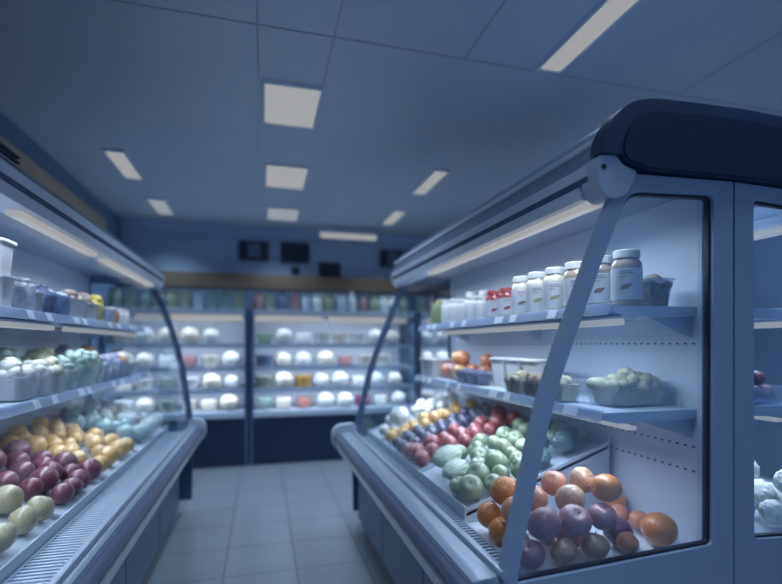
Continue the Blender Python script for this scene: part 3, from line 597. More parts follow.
FR_DATA = {'near': [('orange', 0.801, 1.593, 0.72, 0.051), ('orange', 0.799, 1.497, 0.701, 0.049), ('orange', 0.848, 1.568, 0.813, 0.057), ('peach', 0.921, 1.492, 0.802, 0.05), ('peach', 0.817, 1.436, 0.787, 0.052), ('peach', 1.006, 1.502, 0.847, 0.048), ('yellow_apple', 1.082, 1.448, 0.867, 0.049), ('yellow_apple', 1.002, 1.404, 0.821, 0.052), ('orange', 1.102, 1.351, 0.866, 0.051), ('orange', 1.395, 1.665, 0.702, 0.05), ('green_apple', 0.909, 1.405, 0.755, 0.051), ('pink_apple', 0.958, 1.319, 0.782, 0.054), ('pink_apple', 1.057, 1.313, 0.788, 0.048), ('peach', 1.297, 1.525, 0.702, 0.04), ('peach', 1.329, 1.457, 0.702, 0.036), ('orange', 1.311, 1.347, 0.712, 0.06), ('plum', 1.173, 1.381, 0.705, 0.051), ('pink_apple', 0.85, 1.321, 0.782, 0.056), ('pink_apple', 0.797, 1.403, 0.699, 0.047), ('pink_apple', 0.797, 1.311, 0.698, 0.046), ('yellow_apple', 0.91, 1.309, 0.696, 0.044), ('yellow_apple', 1.025, 1.313, 0.7, 0.048), ('peach', 1.143, 1.301, 0.7, 0.036)],
'near_fill': [('filler', 1.0, 1.405, 0.696, 0.044), ('filler', 0.97, 1.49, 0.696, 0.044), ('filler', 1.06, 1.49, 0.696, 0.044), ('filler', 0.91, 1.575, 0.696, 0.044), ('filler', 1.0, 1.575, 0.696, 0.044)],
'green': [('lettuce', 0.853, 2.137, 0.811, 0.085), ('lettuce', 0.83, 1.985, 0.789, 0.072), ('green_apple', 0.887, 1.873, 0.79, 0.054), ('green_apple', 0.814, 1.79, 0.765, 0.054), ('green_apple', 0.904, 1.768, 0.781, 0.04), ('green_apple', 0.989, 1.905, 0.826, 0.054), ('green_apple', 0.943, 1.985, 0.798, 0.043), ('green_apple', 1.026, 1.994, 0.827, 0.043), ('green_apple', 1.092, 1.947, 0.847, 0.04), ('green_apple', 1.029, 1.774, 0.831, 0.046), ('green_apple', 0.802, 1.883, 0.747, 0.042), ('green_apple', 0.963, 1.818, 0.802, 0.04), ('green_apple', 1.074, 1.869, 0.841, 0.04), ('green_apple', 1.168, 1.984, 0.874, 0.04), ('herb_bag', 1.261, 1.795, 0.934, 0.067), ('herb_bag', 1.174, 1.884, 0.9, 0.063), ('herb_bag', 1.12, 1.783, 0.873, 0.055), ('green_apple', 1.354, 1.853, 0.945, 0.046), ('green_apple', 1.281, 1.91, 0.919, 0.046), ('green_apple', 1.353, 1.967, 0.945, 0.046), ('green_apple', 1.26, 2.026, 0.912, 0.046), ('green_apple', 1.104, 2.045, 0.857, 0.046), ('green_apple', 0.987, 2.074, 0.816, 0.046), ('green_apple', 1.187, 2.081, 0.886, 0.046), ('green_apple', 1.355, 2.074, 0.945, 0.046), ('green_apple', 1.102, 2.136, 0.857, 0.046), ('green_apple', 1.274, 2.133, 0.917, 0.046), ('green_apple', 1.016, 2.161, 0.827, 0.046), ('green_apple', 1.182, 2.19, 0.885, 0.046), ('green_apple', 0.947, 2.221, 0.802, 0.046), ('green_apple', 1.293, 2.221, 0.924, 0.046), ('green_apple', 1.07, 2.246, 0.846, 0.046)],
'red': [('red_plum', 0.805, 2.576, 0.751, 0.044), ('red_plum', 0.805, 2.374, 0.751, 0.044), ('red_plum', 0.908, 2.51, 0.796, 0.053), ('red_plum', 0.812, 2.481, 0.761, 0.052), ('red_plum', 0.96, 2.38, 0.811, 0.05), ('red_plum', 0.88, 2.414, 0.778, 0.045), ('red_plum', 1.065, 2.468, 0.842, 0.045), ('red_plum', 1.12, 2.392, 0.859, 0.042), ('red_plum', 1.262, 2.414, 0.913, 0.047), ('red_plum', 1.046, 2.37, 0.831, 0.04), ('red_plum', 0.995, 2.544, 0.813, 0.04), ('red_plum', 1.148, 2.468, 0.867, 0.04), ('red_plum', 0.988, 2.464, 0.81, 0.04), ('red_plum', 1.194, 2.37, 0.883, 0.04), ('red_plum', 1.342, 2.38, 0.941, 0.046), ('red_plum', 1.31, 2.491, 0.929, 0.046), ('red_plum', 1.213, 2.515, 0.895, 0.046), ('red_plum', 1.069, 2.574, 0.845, 0.046), ('red_plum', 1.352, 2.571, 0.944, 0.046)],
'blue': [('dark_plum', 0.801, 2.707, 0.745, 0.04), ('dark_plum', 0.8, 2.811, 0.744, 0.039), ('dark_plum', 0.867, 2.848, 0.771, 0.042), ('dark_plum', 0.862, 2.761, 0.772, 0.046), ('dark_plum', 0.946, 2.862, 0.799, 0.043), ('dark_plum', 0.942, 2.678, 0.792, 0.038), ('dark_plum', 0.94, 2.781, 0.792, 0.038), ('dark_plum', 1.044, 2.678, 0.828, 0.038), ('dark_plum', 0.993, 2.731, 0.81, 0.038), ('dark_plum', 1.116, 2.678, 0.853, 0.038), ('dark_plum', 1.133, 2.752, 0.859, 0.038), ('dark_plum', 1.259, 2.678, 0.903, 0.038), ('dark_plum', 1.062, 2.752, 0.834, 0.038), ('dark_plum', 1.205, 2.751, 0.884, 0.038), ('dark_plum', 1.009, 2.805, 0.816, 0.038), ('dark_plum', 1.084, 2.823, 0.842, 0.038), ('dark_plum', 1.187, 2.678, 0.878, 0.038), ('dark_plum', 0.87, 2.678, 0.767, 0.038), ('dark_plum', 1.341, 2.685, 0.935, 0.041), ('dark_plum', 1.283, 2.755, 0.915, 0.041), ('dark_plum', 1.362, 2.78, 0.942, 0.041), ('dark_plum', 1.176, 2.831, 0.877, 0.041), ('dark_plum', 1.261, 2.849, 0.907, 0.041)],
'yellow': [('yellow_peach', 0.804, 2.989, 0.75, 0.044), ('yellow_peach', 0.847, 3.075, 0.761, 0.04), ('yellow_peach', 0.913, 3.037, 0.784, 0.04), ('yellow_peach', 0.881, 2.965, 0.773, 0.04), ('yellow_peach', 1.058, 3.067, 0.843, 0.048), ('yellow_peach', 1.108, 2.987, 0.861, 0.048), ('yellow_peach', 0.956, 2.965, 0.799, 0.04), ('yellow_peach', 1.031, 2.965, 0.825, 0.04), ('yellow_peach', 1.265, 2.966, 0.907, 0.04), ('yellow_peach', 1.185, 3.044, 0.879, 0.04), ('yellow_peach', 1.19, 2.965, 0.881, 0.04), ('yellow_peach', 0.979, 3.075, 0.807, 0.04), ('yellow_peach', 1.356, 2.97, 0.944, 0.044), ('yellow_peach', 1.277, 3.049, 0.916, 0.044)],
'white': [('cauliflower', 0.928, 3.225, 0.842, 0.09), ('cauliflower', 1.123, 3.197, 0.881, 0.062), ('cauliflower', 0.81, 3.185, 0.759, 0.05), ('cauliflower', 1.081, 3.308, 0.862, 0.058), ('cauliflower', 1.233, 3.188, 0.91, 0.053), ('cauliflower', 0.903, 3.387, 0.792, 0.051), ('cauliflower', 1.338, 3.263, 0.954, 0.06), ('cauliflower', 1.199, 3.302, 0.906, 0.06), ('cauliflower', 1.29, 3.377, 0.937, 0.06), ('cauliflower', 1.007, 3.416, 0.838, 0.06), ('cauliflower', 1.154, 3.409, 0.89, 0.06)],
'l_pear': [('pear', -0.775, 1.73, 0.751, 0.05), ('pear', -0.775, 1.882, 0.751, 0.05), ('pear', -0.873, 1.997, 0.794, 0.058), ('pear', -0.961, 1.938, 0.816, 0.05), ('pear', -0.775, 2.005, 0.751, 0.05), ('pear', -0.784, 1.619, 0.76, 0.056), ('pear', -0.89, 1.621, 0.797, 0.056), ('pear', -1.001, 1.621, 0.836, 0.056), ('pear', -1.117, 1.62, 0.877, 0.056), ('pear', -1.075, 1.721, 0.862, 0.056), ('pear', -0.889, 1.749, 0.797, 0.056), ('pear', -1.176, 1.747, 0.897, 0.056), ('pear', -0.982, 1.821, 0.83, 0.056), ('pear', -1.107, 1.853, 0.873, 0.056), ('pear', -1.068, 1.953, 0.86, 0.056), ('pear', -1.177, 1.952, 0.898, 0.056)],
'l_plum': [('frosted_plum', -1.078, 2.338, 0.862, 0.054), ('frosted_plum', -0.958, 2.174, 0.811, 0.047), ('frosted_plum', -0.967, 2.334, 0.814, 0.046), ('frosted_plum', -0.865, 2.274, 0.788, 0.056), ('frosted_plum', -1.02, 2.419, 0.836, 0.049), ('frosted_plum', -1.068, 2.536, 0.86, 0.056), ('frosted_plum', -0.884, 2.379, 0.79, 0.051), ('frosted_plum', -0.773, 2.199, 0.745, 0.045), ('frosted_plum', -0.771, 2.289, 0.744, 0.045), ('frosted_plum', -0.774, 2.382, 0.749, 0.049), ('frosted_plum', -0.881, 2.536, 0.794, 0.056), ('frosted_plum', -0.778, 2.538, 0.756, 0.054), ('frosted_plum', -0.94, 2.455, 0.803, 0.045), ('frosted_plum', -1.152, 2.483, 0.877, 0.045), ('frosted_plum', -0.873, 2.174, 0.78, 0.045), ('frosted_plum', -0.978, 2.547, 0.817, 0.045), ('frosted_plum', -0.831, 2.454, 0.765, 0.045), ('frosted_plum', -1.05, 2.128, 0.847, 0.05), ('frosted_plum', -1.152, 2.129, 0.883, 0.05), ('frosted_plum', -1.096, 2.223, 0.863, 0.05), ('frosted_plum', -1.193, 2.275, 0.897, 0.05), ('frosted_plum', -1.186, 2.394, 0.894, 0.05)],
'l_peach': [('yellow_peach', -1.151, 2.968, 0.875, 0.043), ('yellow_peach', -1.204, 3.109, 0.897, 0.046), ('yellow_peach', -1.076, 2.996, 0.848, 0.042), ('yellow_peach', -1.146, 3.17, 0.872, 0.042), ('yellow_peach', -1.024, 3.09, 0.833, 0.045), ('yellow_peach', -1.065, 3.168, 0.846, 0.044), ('yellow_peach', -0.943, 3.162, 0.81, 0.05), ('yellow_peach', -0.945, 3.069, 0.803, 0.043), ('yellow_peach', -0.885, 2.978, 0.794, 0.055), ('yellow_peach', -0.998, 3.006, 0.82, 0.042), ('yellow_peach', -0.856, 3.167, 0.774, 0.045), ('yellow_peach', -0.859, 3.075, 0.777, 0.048), ('yellow_peach', -0.779, 3.015, 0.757, 0.055), ('yellow_peach', -0.775, 3.126, 0.75, 0.05), ('yellow_peach', -0.78, 2.823, 0.758, 0.055), ('yellow_peach', -0.843, 2.896, 0.766, 0.042), ('yellow_peach', -1.059, 2.682, 0.855, 0.055), ('yellow_peach', -1.151, 2.66, 0.874, 0.042), ('yellow_peach', -1.061, 2.861, 0.842, 0.042), ('yellow_peach', -0.983, 2.873, 0.815, 0.042), ('yellow_peach', -0.779, 2.666, 0.749, 0.047), ('yellow_peach', -0.87, 2.667, 0.781, 0.047), ('yellow_peach', -0.96, 2.666, 0.812, 0.047), ('yellow_peach', -0.928, 2.751, 0.801, 0.047), ('yellow_peach', -1.142, 2.751, 0.876, 0.047), ('yellow_peach', -1.015, 2.782, 0.832, 0.047), ('yellow_peach', -1.196, 2.837, 0.895, 0.047), ('yellow_peach', -1.115, 3.089, 0.867, 0.047)],
'l_lettuce': [('green_lettuce', -1.099, 3.325, 0.871, 0.056), ('green_lettuce', -1.189, 3.516, 0.907, 0.061), ('green_lettuce', -1.039, 3.422, 0.853, 0.06), ('green_lettuce', -0.949, 3.346, 0.824, 0.062), ('green_lettuce', -0.997, 3.535, 0.841, 0.062), ('green_lettuce', -0.889, 3.58, 0.803, 0.062), ('green_lettuce', -0.784, 3.471, 0.764, 0.06), ('green_lettuce', -0.837, 3.366, 0.783, 0.06), ('green_lettuce', -0.78, 3.586, 0.759, 0.056), ('green_lettuce', -0.919, 3.458, 0.805, 0.053), ('green_lettuce', -1.1, 3.585, 0.872, 0.057), ('green_lettuce', -1.145, 3.419, 0.88, 0.05)],
'l_white': [('pale_lettuce', -1.148, 3.814, 0.888, 0.056), ('pale_lettuce', -1.151, 4.032, 0.893, 0.06), ('pale_lettuce', -1.038, 4.032, 0.853, 0.06), ('pale_lettuce', -0.925, 4.032, 0.814, 0.06), ('pale_lettuce', -0.784, 4.032, 0.764, 0.06), ('pale_lettuce', -1.069, 3.894, 0.864, 0.06), ('pale_lettuce', -0.784, 3.728, 0.764, 0.06), ('pale_lettuce', -0.912, 3.83, 0.809, 0.06), ('pale_lettuce', -0.784, 3.847, 0.764, 0.06), ('pale_lettuce', -0.969, 3.927, 0.823, 0.054), ('pale_lettuce', -1.18, 3.92, 0.899, 0.056), ('pale_lettuce', -0.86, 3.935, 0.791, 0.06), ('pale_lettuce', -0.948, 3.724, 0.816, 0.055), ('pale_lettuce', -1.057, 3.723, 0.855, 0.055)]}
near_labels = {}
pile = []
for k, x, y, z, R in FR_DATA['near']: pile.append((k, fruit(k, (x,y,z), R, True)))
words = {'orange':'bright orange','peach':'pale peach','yellow_apple':'pale yellow apple','green_apple':'green apple','pink_apple':'pinkish red apple','plum':'dark plum'}
bykind = {}
for k, o in pile: bykind.setdefault(k, []).append(o)
for k, obs in bykind.items():
    obs.sort(key=lambda o: seen(o.location)[0]); n = len(obs)
    for i, o in enumerate(obs):
        if n == 1: lb = f'only {words[k]} in the mixed heap behind the near end glass'
        else: lb = f'{words[k]} in the heap behind the near end glass, {ORD[i]} of {n} from left'
        tag(o, lb, KIND[k][0], 'mixed fruit heap behind the end glass')
for i, (k, x, y, z, R) in enumerate(FR_DATA['near_fill']):
    o = fruit('peach', (x,y,z), R, True); tag(o, 'peach at the bottom of the mixed heap, nearly hidden under other fruit', 'peach', 'buried peaches')
def heap(key, noun, where, cat, group, per=8, **k):
    obs = {}
    for kd, x, y, z, R in FR_DATA[key]: obs.setdefault(kd, []).append((fruit(kd, (x,y,z), R, key == 'green', **k.get(kd, {})), R))
    return {kd: [o for o, _ in v] for kd, v in obs.items()}
h = heap('green', '', '', '', '', lettuce={'stretch':(1.15,.80,.62)}, green_apple={'stretch':(1,1,1)}, herb_bag={'stretch':(1.04,1.04,.82)})
for o in h['lettuce']: o.rotation_euler = (.1, -.25, .5)
row_labels(h['green_apple'], 'green apple', 'right case green heap', 'apple', 'green apples in the right case')
row_labels(h['lettuce'], 'film-wrapped pale lettuce', 'beside the green apples', 'lettuce', 'wrapped lettuces beside green apples')
row_labels(h['herb_bag'], 'bag of dark green herbs', 'behind the green apples', 'bag of herbs', 'bags of herbs in the right case')
h = heap('red', '', '', '', ''); row_labels(h['red_plum'], 'red plum', 'right case red heap', 'plum', 'red plums in the right case')
h = heap('blue', '', '', '', ''); row_labels(h['dark_plum'], 'blue-black plum', 'right case dark heap', 'plum', 'blue-black plums in the right case')
h = heap('yellow', '', '', '', ''); row_labels(h['yellow_peach'], 'yellow peach', 'right case yellow heap', 'peach', 'yellow peaches in the right case')
h = heap('white', '', '', '', '', cauliflower={'upright':True}); row_labels(h['cauliflower'], 'white cauliflower', 'right case far end', 'cauliflower', 'cauliflowers in the right case')
h = heap('l_pear', '', '', '', ''); row_labels(h['pear'], 'dull yellow pear', 'left case pear heap', 'pear', 'pears in the left case')
h = heap('l_plum', '', '', '', ''); row_labels(h['frosted_plum'], 'frosted dark red plum', 'left case plum heap', 'plum', 'frosted plums in the left case')
h = heap('l_peach', '', '', '', ''); row_labels(h['yellow_peach'], 'yellow peach', 'left case yellow heap', 'peach', 'yellow peaches in the left case')
h = heap('l_lettuce', '', '', '', ''); row_labels(h['green_lettuce'], 'blue-green lettuce', 'left case green heap', 'lettuce', 'green lettuces in the left case')
h = heap('l_white', '', '', '', ''); row_labels(h['pale_lettuce'], 'pale lettuce head', 'left case far end', 'lettuce', 'pale lettuces in the left case')
# cauliflowers and fruit in the case at the right edge
h = [fruit('cauliflower', (p[0],p[1],p[2]-.018), r, upright=True) for p, r in (((1.90,1.46,.766),.078),((1.965,1.36,.755),.07),((1.80,1.56,.752),.072),((1.86,1.64,.85),.066),((1.97,1.58,.835),.075),((2.02,1.48,.75),.065),((1.76,1.42,.745),.06),((1.93,1.75,.77),.07),((2.06,1.68,.79),.075),((1.83,1.80,.75),.07), ((1.845,1.36,.735),.06), ((1.90,1.345,.845),.062))]
row_labels(h, 'white cauliflower', 'right edge case', 'cauliflower', 'cauliflowers in the right edge case')

# tilted produce trays under the heaps
def tray(X0, sg, s0, s1, ya, yb, z0, m, label, flat=False):
    cy = (ya+yb)/2; r = empty('produce_tray', (X0+sg*(s0+s1)/2, cy, .651)); cs = (s0+s1)/2
    P = lambda s, y, z: (sg*(s-cs), y-cy, z-.651)
    zt = z0 + m*(s1-s0)
    prism_at(P, [(s0,z0-.012),(s0,z0),(s1,zt),(s1,zt-.012)], ya, yb, 'tray_floor', 'tray', r)
    prism_at(P, [(s0-.006,.652),(s0-.006,z0+.022),(s0,z0+.022),(s0,.652)], ya, yb, 'front_lip', 'tray', r)
    prism_at(P, [(s1,.652),(s1,zt+.03),(s1+.006,zt+.03),(s1+.006,.652)], ya, yb, 'back_lip', 'tray', r)
    for y in (ya, yb-.005): prism_at(P, [(s0,.652),(s0,z0+.016),(s1,zt+.016),(s1,.652)], y, y+.005, 'side_wall', 'tray', r)
    tag(r, label, 'tray', 'white sloping produce trays')
for ya, yb, what in ((1.72,2.315,'green apples and lettuce'),(2.325,2.625,'red plums'),(2.635,2.91,'blue-black plums'),(2.92,3.12,'yellow peaches'),(3.13,3.50,'cauliflowers')):
    tray(RX, 1, .245, .893, ya, yb, .688, .35, f'white sloping tray under the {what} in the right case')
for ya, yb, what in ((1.55,2.06,'pears'),(2.07,2.60,'dark red plums'),(2.61,3.22,'yellow peaches'),(3.23,3.65,'green lettuces'),(3.66,4.10,'pale lettuces')):
    tray(LX, -1, .262, .795, ya, yb, .680, .35, f'white sloping tray under the {what} in the left case')

# ------------------------------------------------------------------ jars, tubs and punnets on the shelves
def jar(loc, r, h, lidm, body, label, lab=True, emblem='emblem', face=-2.2, name='jar'):
    o = empty(name, loc)
    bd = obj('body', lathe(bm_new(), [(r*.86,0),(r*.97,.006),(r,.02),(r,h*.70),(r*.93,h*.78),(r*.78,h*.83),(r*.78,h*.86)], 24), body, o, True)
    obj('lid', lathe(bm_new(), [(r*.84,h*.855),(r*.86,h*.86),(r*.86,h*.985),(r*.80,h)], 24), lidm, o, True)
    if lab:
        bm = bm_new(); n = 24; rr = r*1.008
        v = [[bm.verts.new((rr*math.cos(face-2.2+4.4*k/n), rr*math.sin(face-2.2+4.4*k/n), z)) for k in range(n+1)] for z in (h*.10, h*.66)]
        for k in range(n): bm.faces.new((v[0][k], v[0][k+1], v[1][k+1], v[1][k]))
        lb = obj('paper_label', bm, 'label_white', o, True)
        bm = bm_new(); rr = r*1.016                      # leaf emblem, slanting
        for (u0, w0, hl, hw) in ((-.02,0,.40,.15),(-.20,-.11,.20,.085),(.22,.06,.17,.06)):
            rows = []; th = -.55
            for k in range(15):
                f = -1 + 2*k/14; u = u0 + hl*f; ww = hw*math.sqrt(max(0, 1-f*f))*(1+.35*math.cos(f*5)) + .002; pr2 = []
                for w in (w0+ww, w0-ww):
                    a = face - .10 + u*math.cos(th) - w*math.sin(th); z = h*.33 - (u*math.sin(th) + w*math.cos(th))*r*.9
                    pr2.append(bm.verts.new((rr*math.cos(a), rr*math.sin(a), z)))
                rows.append(pr2)
            for p1, p2 in zip(rows, rows[1:]): bm.faces.new((p1[0], p1[1], p2[1], p2[0]))
            rr *= 1.001
        obj('leaf_emblem', bm, emblem, lb)
        bm = bm_new()
        for z, a0, a1 in ((h*.60,-.55,.15),(h*.56,-.55,.35),(h*.50,-.55,-.05)):
            vs = [[bm.verts.new((rr*math.cos(face+a0+(a1-a0)*k/6), rr*math.sin(face+a0+(a1-a0)*k/6), zz)) for k in range(7)] for zz in (z, z+h*.014)]
            for k in range(6): bm.faces.new((vs[0][k], vs[0][k+1], vs[1][k+1], vs[1][k]))
        obj('print_lines', bm, 'emblem', lb)
    tag(o, label, 'jar', 'jars on the top shelf of the right case'); return o
Z1, Z2 = 1.4712, 1.1212
bodies = ['jar_brown','jar_brown','jar_brown','jar_pale','jar_pale','jar_pale']
spots = [(1.185,1.355),(1.175,1.475),(1.170,1.60),(1.168,1.735),(1.168,1.865),(1.170,2.00)]
for i, (x, y) in enumerate(spots):
    lb = f'white-lidded jar with a leaf emblem, {ORD[i]} from the near end glass'
    jar((x, y, Z1), .049, .185, 'white_lid', bodies[i], lb, True, 'emblem_green' if i in (3,4) else 'emblem', face=math.atan2(-y, -x)+.1)
for i, y in enumerate((2.14, 2.275)):
    jar((1.17, y, Z1), .045, .150, 'red_lid', 'jar_red', f'dark red jar with red lid, {"nearer" if i == 0 else "further"} of the two', True, 'jar_red', face=math.atan2(-y, -1.17)+.1)
for i, (x, y, h) in enumerate([(1.17,2.42,.135),(1.17,2.545,.15),(1.17,2.67,.14),(1.175,2.80,.155),(1.18,2.93,.16)]):
    jar((x, y, Z1), .05, h, 'white_lid', 'white_plastic', f'plain white tub on the top shelf, {ORD[i]} beyond the red jars', False, name='tub')
for i, (x, y, h) in enumerate([(1.28,2.60,.19),(1.28,2.78,.20),(1.18,3.05,.17),(1.19,3.16,.16),(1.30,3.10,.17)]):
    jar((x, y, Z1), .048, h, 'white_lid' if i < 2 else 'emblem_green', 'jar_green', f'dull green jar near the far end of the top shelf, {ORD[i]} from the near side', False)

def lumps(name, m, parent, hx, hy, z0, n, r, seed, kind='stuff', dome=.5):
    g = random.Random(seed); bm = bm_new()
    for k in range(n):
        u, v = g.uniform(-1,1), g.uniform(-1,1); x, y = u*(hx-r*.8), v*(hy-r*.8); zz = z0 + r*dome*(1-u*u)*(1-v*v)*2 + g.uniform(-.2,.3)*r
        q = bmesh.ops.create_icosphere(bm, subdivisions=2, radius=r*g.uniform(.8,1.15)); sx, sy, sz = g.uniform(.85,1.3), g.uniform(.85,1.3), g.uniform(.7,1.0)
        for w in q['verts']:
            w.co *= 1 + .16*noise.noise(w.co*(.9/r) + Vector((k*3.1,seed,0))); w.co = Vector((w.co.x*sx + x, w.co.y*sy + y, w.co.z*sz + zz))
    # what fills the tub below the top layer
    lathe(bm, [(hx*.8, .006),(hx*.93, z0)], 4*5, (0,0,0), 0, 1, hy/hx, 1.)
    return obj(name, bm, m, parent, True, kind=kind)
def punnet(loc, hx, hy, h, tubm, contents, label, group, rz=0., n=16, r=.022, fill=.8, name='punnet', seed=1, taper=.85, rim=True, lid=False, dome=.5):
    o = empty(name, loc); o.rotation_euler.z = rz
    bm = bm_new(); k = hy/hx
    lathe(bm, [(hx*taper,0),(hx*taper,.002),(hx,h),(hx+.006,h+.001),(hx+.006,h+.005),(hx-.003,h+.004),(hx*taper-.003,.005)], 36, (0,0,0), 0, 1, k, .86)
    obj('tub', bm, tubm, o, True)
    if contents: lumps('contents', contents, o, hx*.93, hy*.93, h*fill, n, r, seed, dome=dome)
    if lid: obj('lid', lathe(bm_new(), [(hx+.008,h),(hx+.010,h+.004),(hx+.008,h+.012),(hx*.9,h+.014)], 36, (0,0,0), 0, 1, k, .86), 'white_lid', o, True)
    tag(o, label, 'punnet' if not lid else 'tub', group); return o
G2 = 'tubs and punnets on the middle shelf of the right case'
punnet((1.297,1.475,Z2), .143, .082, .085, 'clear_tub', 'florets', 'large clear tray of pale nuts at the near end of the middle shelf', G2, n=30, r=.026, name='clear_tray', seed=3, dome=.8)
punnet((1.128,1.64,Z2), .054, .070, .085, 'clear_tub', 'florets', 'clear punnet of greenish nuts beside the large clear tray', G2, seed=4)
punnet((1.125,1.80,Z2), .05, .070, .078, 'clear_tub', 'nuts_dark', 'clear punnet of brown nuts in the middle of the shelf', G2, seed=5)
punnet((1.125,1.955,Z2), .05, .070, .075, 'clear_tub', 'nuts', 'clear punnet of yellow-brown nuts beside the white tubs', G2, seed=6)
for i, (x, y) in enumerate(((1.255,1.98),(1.255,2.14),(1.255,2.30))):
    punnet((x,y,Z2), .066, .066, .14, 'white_plastic', None, f'square white lidded tub on the middle shelf, {ORD[i]} from the near end', G2, name='lidded_tub', lid=True)
punnet((1.158,2.435,Z2), .055, .075, .072, 'clear_tub', 'blueberry', 'clear punnet of blueberries next to the white tubs', G2, n=40, r=.013, seed=7)
punnet((1.158,2.595,Z2), .055, .075, .072, 'clear_tub', 'blueberry', 'clear punnet of blueberries next to the peaches', G2, n=40, r=.013, seed=8)
for i, (x, y) in enumerate(((1.15,3.095),(1.15,3.225-.0),(1.30,3.16))):
    punnet((x,y,Z2), .054, .054, .11, 'white_plastic', None, f'white lidded tub at the far end of the middle shelf, {ORD[i]} from front', G2, name='lidded_tub', lid=True)
h = []
for (x, y, z, r, k) in ((1.17,2.74,.052,.05,'yellow_peach'),(1.18,2.85,.055,.053,'pink_apple'),(1.27,2.76,.055,.053,'peach'),(1.285,2.87,.055,.053,'peach'),(1.19,2.97,.052,.05,'peach'),(1.225,2.81,.138,.05,'peach'),(1.24,2.91,.138,.052,'yellow_peach'),(1.30,2.65,.052,.05,'peach'),(1.38,2.80,.055,.053,'pink_apple'),(1.34,2.70,.125,.045,'peach'),(1.30,2.985,.055,.053,'peach')):
    h.append(fruit(k, (x,y,Z2+z), r))
row_labels(h, 'peach', 'middle shelf heap', 'peach', 'peaches on the middle shelf', per=6)
punnet((1.335,1.40,Z1), .05, .05, .095, 'blue_tub', 'nuts', 'small clear cup behind the nearest jars on the top shelf', 'cups', name='cup', taper=.75, seed=9)
# right edge case: a tray of dark fruit on its shelf
RE = 2.454
o = punnet((1.80,1.485,Z2), .103, .160, .060, 'blue_tub', None, 'tray of dark red plums on the shelf of the right edge case', 'trays', name='clear_tray', seed=10)
h = [fruit('frosted_plum', (1.80+dx, 1.485+dy, Z2+.042+dz), .031) for dx in (-.038,.028) for dy, dz in ((-.105,0),(-.037,0),(.031,0),(.099,0))]
h += [fruit('frosted_plum', (1.80+dx, 1.485+dy, Z2+.094), .032) for dx, dy in ((.028,-.071),(.028,-.002),(.028,.066),(-.038,-.071),(-.038,-.002))]
row_labels(h, 'dark red plum', 'right edge case tray', 'plum', 'dark plums in the right edge case')
for i, (x, y) in enumerate(((1.80,1.88),(1.80,2.07),(1.80,2.26))):
    punnet((x,y,Z2), .08, .08, .10, 'white_plastic', 'white_bits', f'white tub on the shelf of the right edge case, {ORD[i]} from the near end', 'white tubs in the right edge case', n=14, r=.03, seed=20+i, name='open_tub')

# left case, top shelf
G3 = 'tubs on the top shelf of the left case'
XA = -.955
for i in range(2):
    punnet((-.965,2.10,Z1+i*.132), .052, .052, .115, 'white_plastic', None, f'round white lidded tub at the left edge, {"lower" if i == 0 else "upper"} of two stacked', G3, name='lidded_tub', lid=True)
row = [(2.33,.055,'clear_tub','grey_bits','clear tub heaped with dark grey packs, next to the white tubs',.095,.024),
 (2.47,.06,'blue_tub','navy_bits','dark blue tub beside the clear tub, top shelf of left case',.095,.022),
 (2.615,.06,'blue_tub','grey_bits','bluish tub of grey and brown bits on the left top shelf',.095,.022),
 (2.79,.085,'white_plastic','brown_bits','white box with crumpled brown and white packs, left top shelf',.092,.026),
 (2.985,.085,'white_plastic','brown_bits','plain white box just before the yellow tub, left top shelf',.088,.026),
 (3.17,.075,'clear_tub','yellow_bits','tub of bright yellow fruit on the left top shelf',.085,.036),
 (3.335,.06,'blue_tub',None,'empty clear tub just beyond the yellow tub',.08,.02)]
for i, (y, hy, t, cnt, lb, hh, r) in enumerate(row):
    punnet((XA, y, Z1), .062, hy, hh, t, cnt, lb, G3, n=16, r=r, seed=30+i, name='open_tub', fill=.9, dome=.9)
for i, (y, b) in enumerate(((3.50,'orange_bits'),(3.63,'white_plastic'),(3.76,'white_plastic'))):
    o = jar((XA, y, Z1), .05, .115, 'white_lid', b, ('short orange jar with white lid near the far end of the left top shelf','short white jar just beyond the orange jar','short white jar at the far end of the left top shelf')[i], False); o['group'] = G3
# left case, middle shelf: a row of bins
G4 = 'bins on the middle shelf of the left case'
row = [(2.22,.10,'clear_tub','white_bits','clear bin of white florets at the left edge, middle shelf',.10),
 (2.40,.065,'clear_tub','white_bits','clear bin of whitish florets, second from the left edge',.10),
 (2.545,.065,'clear_tub','florets','clear bin of pale yellow-green pieces, middle shelf of left case',.10),
 (2.69,.065,'clear_tub','mint_bits','clear bin of mint green pieces, middle shelf of left case',.10),
 (2.83,.06,'clear_tub','green_bits','bin of dark green leaves, first of the three',.10),
 (2.96,.06,'clear_tub','green_bits','bin of dark green leaves, middle of the three',.10),
 (3.09,.06,'clear_tub','green_bits','bin of dark green leaves, last of the three',.10),
 (3.23,.065,'blue_tub','lilac_bits','bluish bin of lilac pieces, first of the three',.10),
 (3.38,.065,'blue_tub','lilac_bits','bluish bin of lilac pieces, middle of the three',.10),
 (3.53,.065,'blue_tub','lilac_bits','bluish bin of lilac pieces, last of the three',.10),
 (3.69,.075,'blue_tub','orange_bits','bin heaped with orange fruit, middle shelf of left case',.09),
 (3.87,.09,'clear_tub','white_bits','bin of white heads at the far end of the left middle shelf',.09)]
top2 = {3.23:'mint_bits', 3.09:'mint_bits', 2.96:'mint_bits', 2.83:'mint_bits'}
for i, (y, hy, t, cnt, lb, hh) in enumerate(row):
    o = punnet((-.952, y, Z2), .07, hy, hh, t, cnt, lb, G4, n=18, r=.028, seed=50+i, name='produce_bin', fill=.92, dome=.9)
    if y in top2 and cnt == 'green_bits':
        lumps('topping', top2[y], o, .062, hy*.9, hh+.028, 12, .027, 90+i, dome=.8)
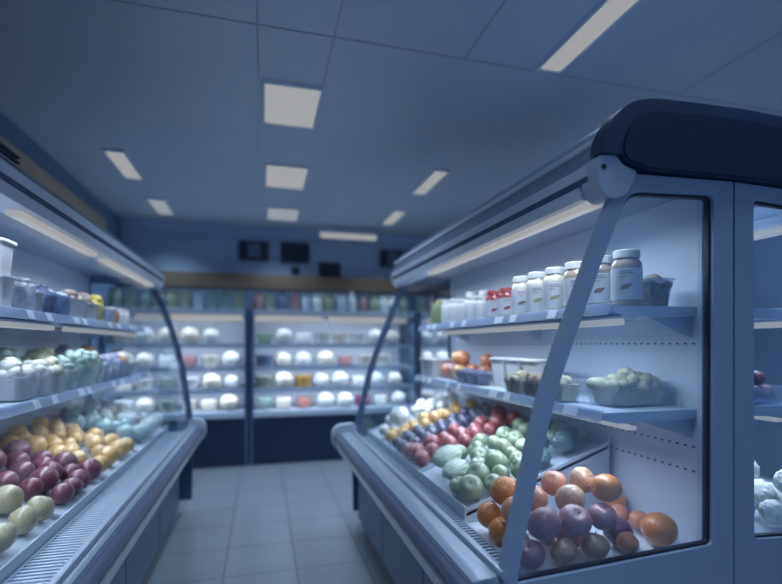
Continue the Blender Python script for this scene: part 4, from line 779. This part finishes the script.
# back row, heaped boxes behind the bins
for i, (y, cnt) in enumerate(((2.30,'white_bits'),(2.62,'mint_bits'),(2.95,'florets'),(3.28,'lilac_bits'),(3.62,'orange_bits'))):
    punnet((-1.14, y, Z2), .09, .14, .12, 'white_plastic', cnt, f'white box heaped with produce in the back row, {ORD[i]} from the left edge', 'white boxes in the back row of the left middle shelf', n=22, r=.034, seed=70+i, name='produce_box', fill=.95, dome=1.)

# ------------------------------------------------------------------ case lamps as light, daylight-blue fill, camera
CE2 = 1.0
def case_light(x, z, ya, yb, inward, power, w=.045, tilt=14, spread=150):
    area('case_light', (x, (ya+yb)/2, z), (0, -math.radians(tilt)*inward, 0), w, yb-ya, power, KEY, spread)
case_light(RX+.565, 1.785, RY0+.06, RY1-.1, 1, 7.6*CE2); case_light(RX+.605, 1.378, RY0+.07, RY1-.14, 1, 4*CE2)
case_light(RE-.565, 1.785, RY0+.06, RY1-.1, -1, 11*CE2); case_light(RE-.605, 1.378, RY0+.07, RY1-.14, -1, 4*CE2)
case_light(LX-.42, 1.785, LY0+.1, LY1-.2, -1, 7.6*CE2); case_light(LX-.45, 1.378, LY0+.1, LY1-.3, -1, 5*CE2)
for x0, sg, ya, yb, of in ((RX, 1, RY0+.07, RY1-.14, .575), (RE, -1, RY0+.07, RY1-.14, .575), (LX, -1, LY0+.1, LY1-.3, .43)): case_light(x0+sg*of, 1.028, ya, yb, sg, 5.6*CE2, .04, 0)  # added lights for the unseen lamps under the lower shelves, brightening the deck
w = bpy.data.worlds.new('World'); S.world = w; w.use_nodes = True
w.node_tree.nodes['Background'].inputs[0].default_value = (.255,.42,.76,1); w.node_tree.nodes['Background'].inputs[1].default_value = .66
cam = bpy.data.cameras.new('Camera'); co = bpy.data.objects.new('Camera', cam); C.objects.link(co); S.camera = co
co.location = (0,0,CAMZ); co.rotation_euler = (PI/2, 0, -YAW)
cam.sensor_fit = 'HORIZONTAL'; cam.sensor_width = 36; cam.lens = 36*FPX/782; cam.shift_y = (HZ-292)/782; cam.clip_start = .02
cam.dof.use_dof = True; cam.dof.focus_distance = 1.75; cam.dof.aperture_fstop = cam.lens/27.; cam.dof.aperture_blades = 0
S.view_settings.view_transform = 'Standard'; S.view_settings.look = 'None'; S.view_settings.gamma = 1; S.view_settings.exposure = 0; S.view_settings.use_curve_mapping = False
S.cycles.use_denoising = True; S.cycles.max_bounces = 8; S.cycles.transparent_max_bounces = 16; S.cycles.sample_clamp_indirect = 3; S.cycles.caustics_reflective = False; S.cycles.caustics_refractive = False
